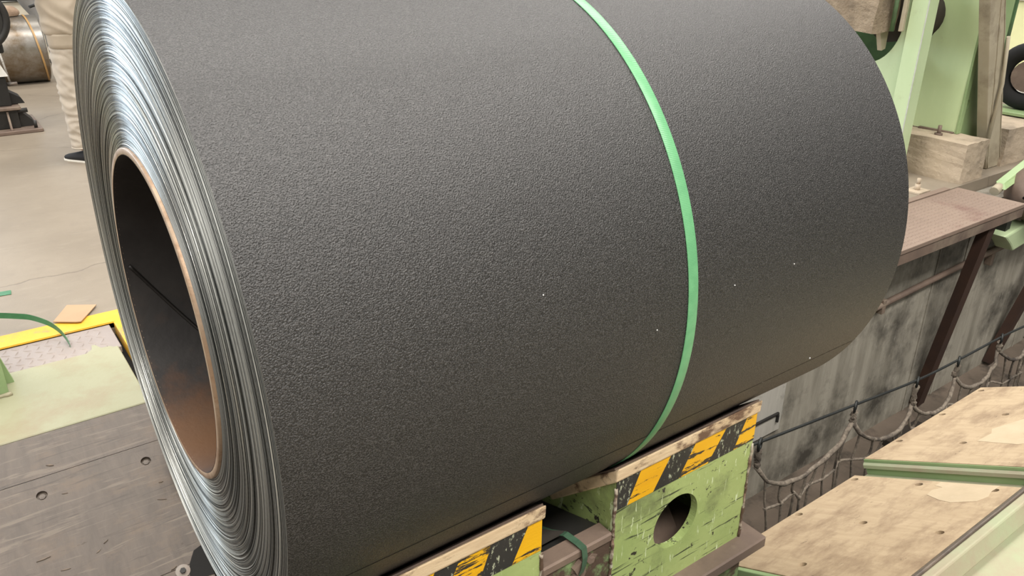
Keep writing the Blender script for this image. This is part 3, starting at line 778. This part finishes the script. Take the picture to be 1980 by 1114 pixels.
web = plate(new(), [(2.762, .02), (3.7, .02), (3.7, 2.0), (2.762, 2.0)], [], (5.09, 0, 0), (0, 1, 0), (0, 0, 1), (-1, 0, 0), .02)
web.free()
ol = [(3.75, .004), (3.75, 1.9), (3.10, 1.9)]
arc = [(2.80+.285*math.cos(t), .985+.275*math.sin(t)) for t in [R(a) for a in range(90, -1, -10)]]
web = plate(new(), [(2.762, .004), (3.75, .004), (3.75, 1.9), (2.762, 1.9)], [(2.81+.215, .985, .212, .275)], (5.10, 0, 0), (0, 1, 0), (0, 0, 1), (-1, 0, 0), .022, 40)
obj('web_plate', web, M_greenmint, std)
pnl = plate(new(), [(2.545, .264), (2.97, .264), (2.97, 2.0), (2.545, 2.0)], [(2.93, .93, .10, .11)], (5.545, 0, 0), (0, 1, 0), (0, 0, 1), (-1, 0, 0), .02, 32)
obj('panel', pnl, surf('lightened_mint_paint', (.66, .78, .46), (.59, .72, .41), (.42, .42, .25), (.62, .8), None, scale=3, rough=.5, stretch=(1, 1, .3)), std)  # the stand's mint paint, lightened to offset the shade on this panel
obj('panel_flange', bx(5.535, 5.585, 2.535, 2.55, .262, 2.0, .002), M_green, std)
obj('foot_strip', bx(5.525, 5.565, 2.56, 2.80, .258, .272, .003), M_brownsteel, std)
an = new(); tube(an, [(5.42, 2.60, .255), (5.42, 2.60, .325)], .013, 8); tube(an, [(5.42, 2.60, .258), (5.42, 2.60, .275)], .026, 6)
obj('anchor_bolt', an, M_brownsteel, std)
dark = new(); tube(dark, [(5.18, 2.95, 1.0), (5.9, 2.95, 1.0)], .16, 24)
obj('roller_shaft', dark, M_dirtcloth, std)
obj('inner_plate', pr([(5.40, 2.80, .62), (5.40, 3.4, .62), (5.40, 3.4, 1.02), (5.40, 3.02, .86)], (.02, 0, 0)), M_greendark, std)
obj('back_plate', bx(5.56, 5.58, 2.9, 3.8, .30, 1.9), M_beige, std)
obj('guide_rod', bx(5.02, 5.05, 2.775, 2.80, .93, 1.4, .003), M_beige, std)
bmB = bx(4.85, 5.097, 2.86, 3.75, .80+.12, 1.16, 0)
bmesh.ops.subdivide_edges(bmB, edges=bmB.edges[:], cuts=7, use_grid_fill=True); jitter(bmB, .012, 10)
obj('crusted_beam', bmB, surf('crusted_brown_grease', (.30, .235, .16), (.20, .15, .10), (.10, .075, .05), (.5, .65), None, scale=8, rough=.8, bs=1., bd=.02, grain=30), std)
obj('bracket', pr([(4.99, 2.90, .93), (5.09, 2.90, .93), (5.09, 2.90, .81), (5.05, 2.90, .80)], (0, .03, 0)), M_beige, std)
obj('hose', tb([(4.99, 2.82, 1.35), (4.99, 2.825, 1.1), (5.0, 2.83, .93)], .014, 8), M_greendark, std)
# second stand: inclined post and plates
st2 = thing('roller_stand', (5.8, 2.6, 0), 'dusty inclined green post with plates between the two concrete blocks', 'machine stand', 'green machine stands')
ip = new(); prism(ip, [(5.83, 2.42, 0.003), (6.02, 2.42, .003), (5.26, 2.42, 1.65), (5.07, 2.42, 1.65)], (0, .07, 0), bev=.004)
obj('inclined_post', ip, M_beige, st2)
eb = new(); tube(eb, [(5.835-.0+(5.265-5.835)*t+random.uniform(-.003, .003), 2.418, .01+1.64*t) for t in [i/40 for i in range(41)]], lambda t: random.uniform(.003, .006), 6)
tube(eb, [(6.015+(5.255-6.015)*t+random.uniform(-.003, .003), 2.418, .01+1.64*t) for t in [i/40 for i in range(41)]], lambda t: random.uniform(.003, .005), 6)
obj('weld_bead', eb, M_beige, st2)
sp = plate(new(), [(5.605, .265), (5.95, .004), (5.95, 1.6), (5.57, 1.6)], [(5.622, .449, .033)], (0, 2.555, 0), (1, 0, 0), (0, 0, 1), (0, -1, 0), .02, 24)
obj('side_plate', sp, M_green, st2)
obj('shade_backing', bx(5.61, 5.9, 2.60, 2.62, .3, 1.6), M_black, st2)  # black sheet added to paint in the dark behind the plate hole
fp = bx(6.10, 6.125, 2.605, 2.78, .275, 1.8)
obj('rear_plate', fp, M_greendark, st2)
obj('conduit', tb([(5.70, 2.40, .003), (5.70, 2.40, .6), (5.62, 2.40, .9)], .012, 8), M_beige, st2)
RHX, RHY, RHZ = 6.62, 2.62, .535
hs = thing('dark_recess', (RHX, RHY, .26), 'black ring painted in for the dark housing on the far concrete block', 'recess')  # added black ring paints in the dark inside a round hole
rg = new(); pts = [(RHX, RHY+.185*math.cos(t), RHZ+.185*math.sin(t)) for t in [2*PI*k/36 for k in range(36)]]
tube(rg, pts, .06, 12, closed=True); obj('ring', rg, M_black, hs)
obj('base', bx(6.45, 6.74, 2.42, 3.0, .268, .292, .003), M_green, hs)
obj('shaft', tb([(RHX-.03, RHY, RHZ), (RHX+.5, RHY, RHZ)], .112, 20), M_brownsteel, hs)
yp = thing('yellow_cabinet', (8.6, 3.7, 0), 'pale yellow cabinet panel far behind the green posts', 'cabinet')
obj('panel', bx(8.5, 8.56, 3.42, 3.95, .30, .93, .01), M_yelpanel, yp)
obj('plinth', bx(8.48, 8.9, 3.38, 4.0, .002, .30, .01), M_white, yp)
obj('top_rail', bx(8.46, 8.6, 3.36, 4.0, .93, 1.0, .01), M_white, yp)
# drum guard and linkage at the right edge
dg = thing('drum_guard', (5.75, 1.95, -.2), 'rounded brown drum guard with a green link arm at the platform end', 'guard')
dr = new(); tube(dr, [(5.50, 1.99, -.10), (5.62, 1.99, -.08), (7.0, 1.99, -.08)], lambda t: .05 if t == 0 else .21, 28)
dr.free(); dr = new(); lathe_x(dr, [(5.40, .01), (5.42, .10), (5.50, .165), (5.62, .19), (6.12, .19)], 1.98, -.015, 32)
bmesh.ops.recalc_face_normals(dr, faces=dr.faces)
obj('guard', dr, M_brownsteel, dg)
ar = new(); prism(ar, [(5.33, 2.12, .025), (5.36, 2.15, .06), (5.86, 2.15, .20), (5.88, 2.12, .155)], (0, -.05, 0), bev=.004)
obj('link_arm', ar, M_green, dg)
obj('pivot', tb([(5.30, 2.12, .01), (5.36, 2.12, .03)], .03, 10), M_beige, dg)
obj('support', bx(5.9, 6.0, 1.9, 2.145, -.30, -.20), M_dark, dg)
gb = thing('green_gearbox', (5.5, 2.08, -.4), 'small mint green casing hung under the platform corner', 'casing')
cs = new(); prism(cs, [(5.28, 2.10, -.25), (5.58, 2.10, -.215), (5.76, 2.10, -.28), (5.70, 2.10, -.36), (5.46, 2.10, -.385), (5.40, 2.10, -.33)], (0, -.12, 0), bev=.012)
obj('casing', cs, M_greenmint, gb)
obj('flange', tb([(5.72, 2.05, -.30), (5.84, 2.05, -.27)], .05, 14), M_green, gb)
obj('hanger', bx(5.36, 5.42, 2.02, 2.14, -.25, -.06), M_dark, gb)
nb = thing('anchor_nut', (4.9, 2.40, 0), 'dusty anchor nut and washer on the floor behind the platform', 'nut')
b = new(); tube(b, [(4.93, 2.42, .003), (4.93, 2.42, .05)], .018, 6); tube(b, [(4.93, 2.42, .05), (4.93, 2.42, .085)], .012, 8); obj('nut', b, M_ped, nb)
obj('washer_plate', bx(4.86, 4.99, 2.365, 2.47, .001, .012), M_ped, nb)

# ------------------------------------------------------------------ LEFT BACKGROUND
oc = thing('wrapped_coil', (.3, 9.95, 0), 'film wrapped brown steel coil lying on the floor behind the worker', 'steel coil')
pr_ = [(-.6, .05), (-.6, .325), (-.585, .335), (1.09, .335), (1.105, .325), (1.105, .20)]
ocb = lathe_x(new(), pr_, 9.95, .337, 72); bmesh.ops.recalc_face_normals(ocb, faces=ocb.faces)
for v in ocb.verts: v.co += Vector((0, 1, 1))*0 + (v.co-Vector((v.co.x, 9.95, .337))).normalized()*mnoise.noise(v.co*7)*.006
obj('film_wrap', ocb, M_oldcoil, oc)
for j, x0 in enumerate((.12, .62, .98)):
    pts = [(x0+.16*k/40, 9.95+.339*math.cos(R(90+k*6)), .337+.339*math.sin(R(90+k*6))) for k in range(41)]
    obj('tape_band', ribbon(new(), pts, (.018, 0, 0), .001), M_tan if j == 2 else M_film, oc)
for q in (9.60, 10.26):
    obj('chock', pr([(.2, q, 0.001), (.2, q+(.12 if q > 9.9 else -.12)*.8, .001), (.2, q+(.10 if q > 9.9 else -.08), .06)], (.1, 0, 0)), M_plank, oc)
cr = thing('sheet_bundle', (1.1, 11.8, 0), 'cream covered sheet bundle standing behind the wrapped coil', 'bundle')
obj('cover', pr([(.55, 11.5, 0.001), (1.34, 11.5, .001), (1.34, 11.5, .36), (1.17, 11.5, .70), (.55, 11.5, .68)], (0, .8, 0), bev=.02), M_cream, cr)
obj('top_bar', bx(.5, 1.25, 11.45, 11.55, .705, .735, .005), M_dark, cr)
rdb = thing('red_box', (.8, 12.6, 0), 'red painted box partly hidden behind the cream sheet bundle', 'box')
obj('body', bx(.5, 1.06, 12.55, 13.0, .001, .95, .01), M_red, rdb)
obj('lid', bx(.48, 1.08, 12.53, 13.02, .95, .99, .01), M_red, rdb)
gr = new(); tube(gr, spline([(1.04, 11.2, 1.1), (1.12, 11.18, .86), (1.20, 11.15, .68), (1.29, 11.1, .50), (1.34, 11.1, .30), (1.35, 11.1, .06)], 5), lambda t: .085-.02*t, 12); jitter(gr, .02, 6)
gt = thing('hanging_hose', (1.3, 11.1, 0), 'grey cloth covered hose sagging in front of the cream bundle', 'hose')
obj('hose', gr, M_greycloth, gt); obj('black_end', bx(1.28, 1.44, 11.02, 11.18, .0, .08, .02), M_dark, gt)
fm = new(); bmesh.ops.create_icosphere(fm, subdivisions=4, radius=1, matrix=Matrix.LocRotScale(Vector((1.50, 10.70, .42)), None, Vector((.20, .2, .42))))
for v in fm.verts: v.co += mnoise.noise_vector(v.co*9)*.05; v.co.z = max(.002, v.co.z)
pf_ = thing('plastic_wrap_heap', (1.50, 10.70, 0), 'crumpled whitish plastic wrap heap with a black bar beside the worker', 'plastic wrap')
obj('wrap', fm, M_film, pf_); obj('bar', tb([(1.13, 10.55, .70), (1.50, 10.70, .80)], .016, 8), M_dark, pf_)
lp = new(); bmesh.ops.create_icosphere(lp, subdivisions=3, radius=1, matrix=Matrix.LocRotScale(Vector((.86, 9.93, .70)), None, Vector((.10, .09, .07))))
for v in lp.verts: v.co += mnoise.noise_vector(v.co*12)*.018; v.co.z = max(.668, v.co.z)
obj('cloth_bundle', lp, surf('tan_cloth', (.36, .26, .18), (.26, .18, .125), None, scale=14, rough=.95), label='small tan cloth bundle on top of the wrapped coil', cat='cloth')
# machine foot with flywheel
mf = thing('machine_foot', (.3, 7.6, 0), 'black machine stand with gusset foot and flywheel at the hall side', 'machine')
obj('base_plate', bx(-.6, .69, 7.31, 7.95, .001, .028, .004), M_brownsteel, mf)
obj('foot_frame', bx(-.6, .55, 7.42, 7.85, .028, .175, .005), M_dark, mf)
obj('foot_top', bx(-.6, .575, 7.38, 7.9, .175, .20, .004), M_brownsteel, mf)
for x in (.16, .33, .47): obj('gusset', pr([(x, 7.42, .03), (x, 7.34, .03), (x, 7.40, .165), (x, 7.42, .165)], (.014, 0, 0)), M_brownsteel, mf)
obj('end_gusset', pr([(.55, 7.46, .03), (.66, 7.46, .03), (.66, 7.46, .05), (.56, 7.46, .165)], (0, .3, 0)), M_dark, mf)
obj('lug', tb([(.25, 7.418, .105), (.25, 7.40, .105)], .035, 14), M_dark, mf)
obj('stud', tb([(.645, 7.36, .03), (.645, 7.36, .085)], .013, 8), M_dark, mf)
obj('stud', tb([(.50, 7.44, .155), (.62, 7.44, .16)], .018, 8), M_dark, mf)
obj('leg_block', bx(-.6, .525, 7.45, 7.75, .20, .43, .006), M_dark, mf)
obj('splayed_foot', pr([(.525, 7.5, .30), (.60, 7.5, .25), (.62, 7.5, .205), (.525, 7.5, .205)], (0, .2, 0)), M_dark, mf)
obj('stud', tb([(.53, 7.5, .36), (.60, 7.5, .36)], .014, 8), M_steelrust, mf)
obj('cover_panel', pr([(-.6, 7.42, .43), (.545, 7.42, .43), (.50, 7.62, .56), (-.6, 7.62, .56)], (0, .1, .0), bev=.004), M_white, mf)
obj('column', bx(.05, .40, 7.52, 7.75, .43, 1.3, .01), M_dark, mf)
fwb = new(); pts = [(.40+.215*math.cos(t), 7.34, .87+.215*math.sin(t)) for t in [2*PI*k/40 for k in range(40)]]
tube(fwb, pts, .026, 10, closed=True); tube(fwb, [(.40, 7.33, .87), (.40, 7.36, .87)], .19, 32); tube(fwb, [(.40, 7.31, .87), (.40, 7.53, .87)], .05, 16)
obj('flywheel', fwb, M_dark, mf)
obj('arm_end', bx(.44, .56, 7.45, 7.6, .60, .70, .01), M_dark, mf)

# ------------------------------------------------------------------ WORKER
FX, FY = .875, 6.148
wk = thing('person', (FX, FY, 0), 'worker in beige jacket, pale trousers and black canvas shoes standing behind coil', 'person')
F = Vector((-.55, .83, 0)).normalized(); Lf = Vector((-F.y, F.x, 0))     # facing and own left side
def wpt(f, l, z): return Vector((FX, FY, 0)) + F*f + Lf*l + Vector((0, 0, z))
def skin(name, nodes, edges, mat, parent, root=0, sub=2, wrinkle=None):
    me = bpy.data.meshes.new(name)
    base = BASE[parent]
    me.from_pydata([tuple(n[0]-base) for n in nodes], edges, [])
    o = bpy.data.objects.new(name, me); COL.objects.link(o)
    md = o.modifiers.new('s', 'SKIN'); md.use_smooth_shade = True
    for v, n in zip(me.skin_vertices[0].data, nodes):
        r = n[1]; v.radius = (r, r) if not isinstance(r, tuple) else r
    me.skin_vertices[0].data[root].use_root = True
    ms_ = o.modifiers.new('d', 'SUBSURF'); ms_.levels = sub; ms_.render_levels = sub
    dg_ = bpy.context.evaluated_depsgraph_get(); dg_.update()
    m2 = bpy.data.meshes.new_from_object(o.evaluated_get(dg_))
    bpy.data.objects.remove(o)
    for p in m2.polygons: p.use_smooth = True
    if wrinkle:
        amt, sc, st = wrinkle
        for v in m2.vertices:
            c = Vector(v.co); q = Vector((c.x*sc*st, c.y*sc*st, c.z*sc))
            v.co = c + Vector(v.normal)*mnoise.noise(q)*amt
    m2.materials.append(mat)
    o = bpy.data.objects.new(name, m2); COL.objects.link(o); o.parent = parent; BASE[o] = base
    return o
W_ = wpt
n_ = [(W_(0, 0, .93), .085), (W_(0, .06, .86), .075), (W_(.025, .065, .48), .052), (W_(.045, .07, .07), .036),
      (W_(-.02, -.09, .88), .075), (W_(-.10, -.10, .49), .052), (W_(-.20, -.11, .09), .036),
      (W_(.0, 0, 1.15), .085), (W_(0, 0, 1.36), .095), (W_(0, 0, 1.47), .055), (W_(.015, 0, 1.54), .05), (W_(.03, 0, 1.61), .088), (W_(.025, 0, 1.69), .075),
      (W_(0, .18, 1.39), .05), (W_(.05, .22, 1.17), .042), (W_(.24, .16, 1.22), .032), (W_(.31, .14, 1.24), .026),
      (W_(0, -.18, 1.39), .05), (W_(.05, -.22, 1.17), .042), (W_(.24, -.16, 1.22), .032), (W_(.31, -.14, 1.24), .026)]
e_ = [(0, 1), (1, 2), (2, 3), (0, 4), (4, 5), (5, 6), (0, 7), (7, 8), (8, 9), (9, 10), (10, 11), (11, 12), (8, 13), (13, 14), (14, 15), (15, 16), (8, 17), (17, 18), (18, 19), (19, 20)]
for s in (1, -1):                                  # five fingers rooted in each palm
    ih = 16 if s > 0 else 20
    for j, (dl, L) in enumerate(((.030, .062), (.012, .075), (-.007, .070), (-.024, .055))):
        a = len(n_); n_ += [(W_(.345, .14*s+dl*s, 1.245), .0095), (W_(.375, .14*s+dl*s*1.1, 1.235), .008), (W_(.375+.02, .14*s+dl*s, 1.235-L*.5), .007)]
        e_ += [(ih, a), (a, a+1), (a+1, a+2)]
    a = len(n_); n_ += [(W_(.30, .14*s-.035*s, 1.262), .0105), (W_(.33, .14*s-.05*s, 1.25), .009)]; e_ += [(ih, a), (a, a+1)]
skin('body', n_, e_, M_skin, wk)
# clothes: lofted shells fused into one surface each
def loft(bm, rings, n=28):
    rr = [[bm.verts.new(W_(f+a*math.cos(t), l+b*math.sin(t), z)) for t in [2*PI*k/n for k in range(n)]] for (f, l, z, a, b) in rings]
    for A, B in zip(rr, rr[1:]):
        for k in range(n): bm.faces.new((A[k], A[(k+1) % n], B[(k+1) % n], B[k]))
    bm.faces.new(rr[0][::-1]); bm.faces.new(rr[-1]); bmesh.ops.recalc_face_normals(bm, faces=bm.faces)
def fused(name, bm, mat, parent, vox=.011, fold=.01, sc=(16, 9), seed=0):
    o = obj(name, bm, mat, parent)
    md = o.modifiers.new('r', 'REMESH'); md.mode = 'VOXEL'; md.voxel_size = vox
    ms_ = o.modifiers.new('s', 'SMOOTH'); ms_.iterations = 6; ms_.factor = .5
    bpy.context.view_layer.update()
    dg_ = bpy.context.evaluated_depsgraph_get()
    m2 = bpy.data.meshes.new_from_object(o.evaluated_get(dg_)); o.modifiers.clear(); o.data = m2
    m2.materials.clear(); m2.materials.append(mat)
    ns = [v.normal.copy() for v in m2.vertices]
    for v, nn in zip(m2.vertices, ns):
        c = Vector(v.co)+Vector((seed, 0, 0)); q = Vector((c.x*sc[1], c.y*sc[1], c.z*sc[0]+c.x*7))
        q += mnoise.noise_vector(c*6)*.7
        v.co += nn*((1-abs(mnoise.noise(q))*2.2)*fold - fold*.6)
    for p in m2.polygons: p.use_smooth = True
    return o
tb_ = new()
loft(tb_, [(0, 0, .72, .115, .15), (0, 0, .80, .122, .165), (0, 0, .90, .12, .16)])
loft(tb_, [(.045, .07, .098, .070, .066), (.040, .07, .20, .078, .072), (.034, .072, .40, .088, .080), (.028, .072, .60, .098, .086), (.012, .075, .76, .108, .088), (0, .075, .84, .10, .08)])
loft(tb_, [(-.19, -.10, .098, .066, .062), (-.15, -.10, .20, .073, .068), (-.09, -.095, .40, .082, .076), (-.05, -.09, .60, .092, .082), (-.02, -.08, .76, .104, .086), (0, -.075, .84, .10, .08)])
fused('trousers', tb_, M_trouser, wk, fold=.011, sc=(17, 8))
hem = new(); tube(hem, [W_(.045+.069*math.cos(t), .07+.065*math.sin(t), .104) for t in [2*PI*k/24 for k in range(24)]], .006, 6, closed=True)
obj('trouser_hem', hem, M_trouser, wk)
jb = new()
loft(jb, [(0, 0, .855, .138, .176), (0, 0, .88, .150, .19), (0, 0, 1.0, .156, .196), (0, 0, 1.2, .155, .20), (0, 0, 1.34, .14, .20), (-.01, 0, 1.42, .11, .17), (-.01, 0, 1.46, .075, .09)])
for s_ in (1, -1):
    tube(jb, [W_(0, .15*s_, 1.38), W_(.01, .22*s_, 1.30), W_(.05, .25*s_, 1.17), W_(.14, .21*s_, 1.19), W_(.22, .17*s_, 1.215)], lambda t: .078-.024*t, 14)
fused('jacket', jb, M_jacket, wk, fold=.010, sc=(11, 7), seed=5)
wb_ = new(); loft(wb_, [(0, 0, .772, .124, .166), (0, 0, .776, .131, .172), (0, 0, .80, .134, .174), (0, 0, .848, .135, .175), (0, 0, .862, .138, .178)], 40)
for f in wb_.faces: f.smooth = True
obj('jacket_waistband', wb_, M_jacket, wk)
def shoe(f0, l0):
    up = new(); so = new()
    prof = [(-.085, .034, .075), (-.05, .040, .085), (0, .040, .075), (.05, .043, .062), (.10, .046, .050), (.145, .040, .040), (.168, .022, .028)]
    for bm, z0, sc_ in ((up, .016, 1.0), (so, 0.0, 1.08)):
        rings = []
        for (f, w, h) in prof:
            hh = h if bm is up else .017
            rings.append([bm.verts.new(W_(f0+f*(1 if bm is up else 1.03), l0+w*sc_*cx, z0+(hh-(z0 if bm is up else 0))*cz)) for cx, cz in ((-1, 0), (-1, .45), (-.75, .85), (0, 1.0), (.75, .85), (1, .45), (1, 0))])
        for A, B in zip(rings, rings[1:]):
            for i in range(6): f_ = bm.faces.new((A[i], A[i+1], B[i+1], B[i])); f_.smooth = bm is up
            bm.faces.new((A[6], A[0], B[0], B[6]))
        bm.faces.new(rings[0]); bm.faces.new(rings[-1][::-1]); bmesh.ops.recalc_face_normals(bm, faces=bm.faces)
    o = obj('shoe', up, M_shoe, wk); obj('sole', so, M_sole, o, BASE[wk])
shoe(0.05, .07); shoe(-.19, -.11)
# head details
hd_ = W_(.03, 0, 1.62)
hb = new(); bmesh.ops.create_icosphere(hb, subdivisions=3, radius=1, matrix=Matrix.LocRotScale(W_(.005, 0, 1.665), None, Vector((.092, .092, .085))))
for v in hb.verts: v.co += mnoise.noise_vector(v.co*40)*.003
obj('hair', hb, M_hair, wk)
fe_ = new()
tube(fe_, [W_(.105, 0, 1.64), W_(.13, 0, 1.605), W_(.11, 0, 1.597)], .011, 7); obj('nose', fe_, M_skin, wk)
for s in (1, -1):
    b = new(); bmesh.ops.create_icosphere(b, subdivisions=2, radius=.011, matrix=Matrix.Translation(W_(.105, .033*s, 1.635))); obj('eye', b, M_sole, wk)
    b = new(); bmesh.ops.create_icosphere(b, subdivisions=2, radius=1, matrix=Matrix.LocRotScale(W_(.02, .09*s, 1.62), None, Vector((.02, .01, .03)))); obj('ear', b, M_skin, wk)
obj('mouth', tb([W_(.108, .022, 1.568), W_(.116, 0, 1.567), W_(.108, -.022, 1.568)], .005, 6), NM('lips').out((.40, .17, .14), .5), wk)
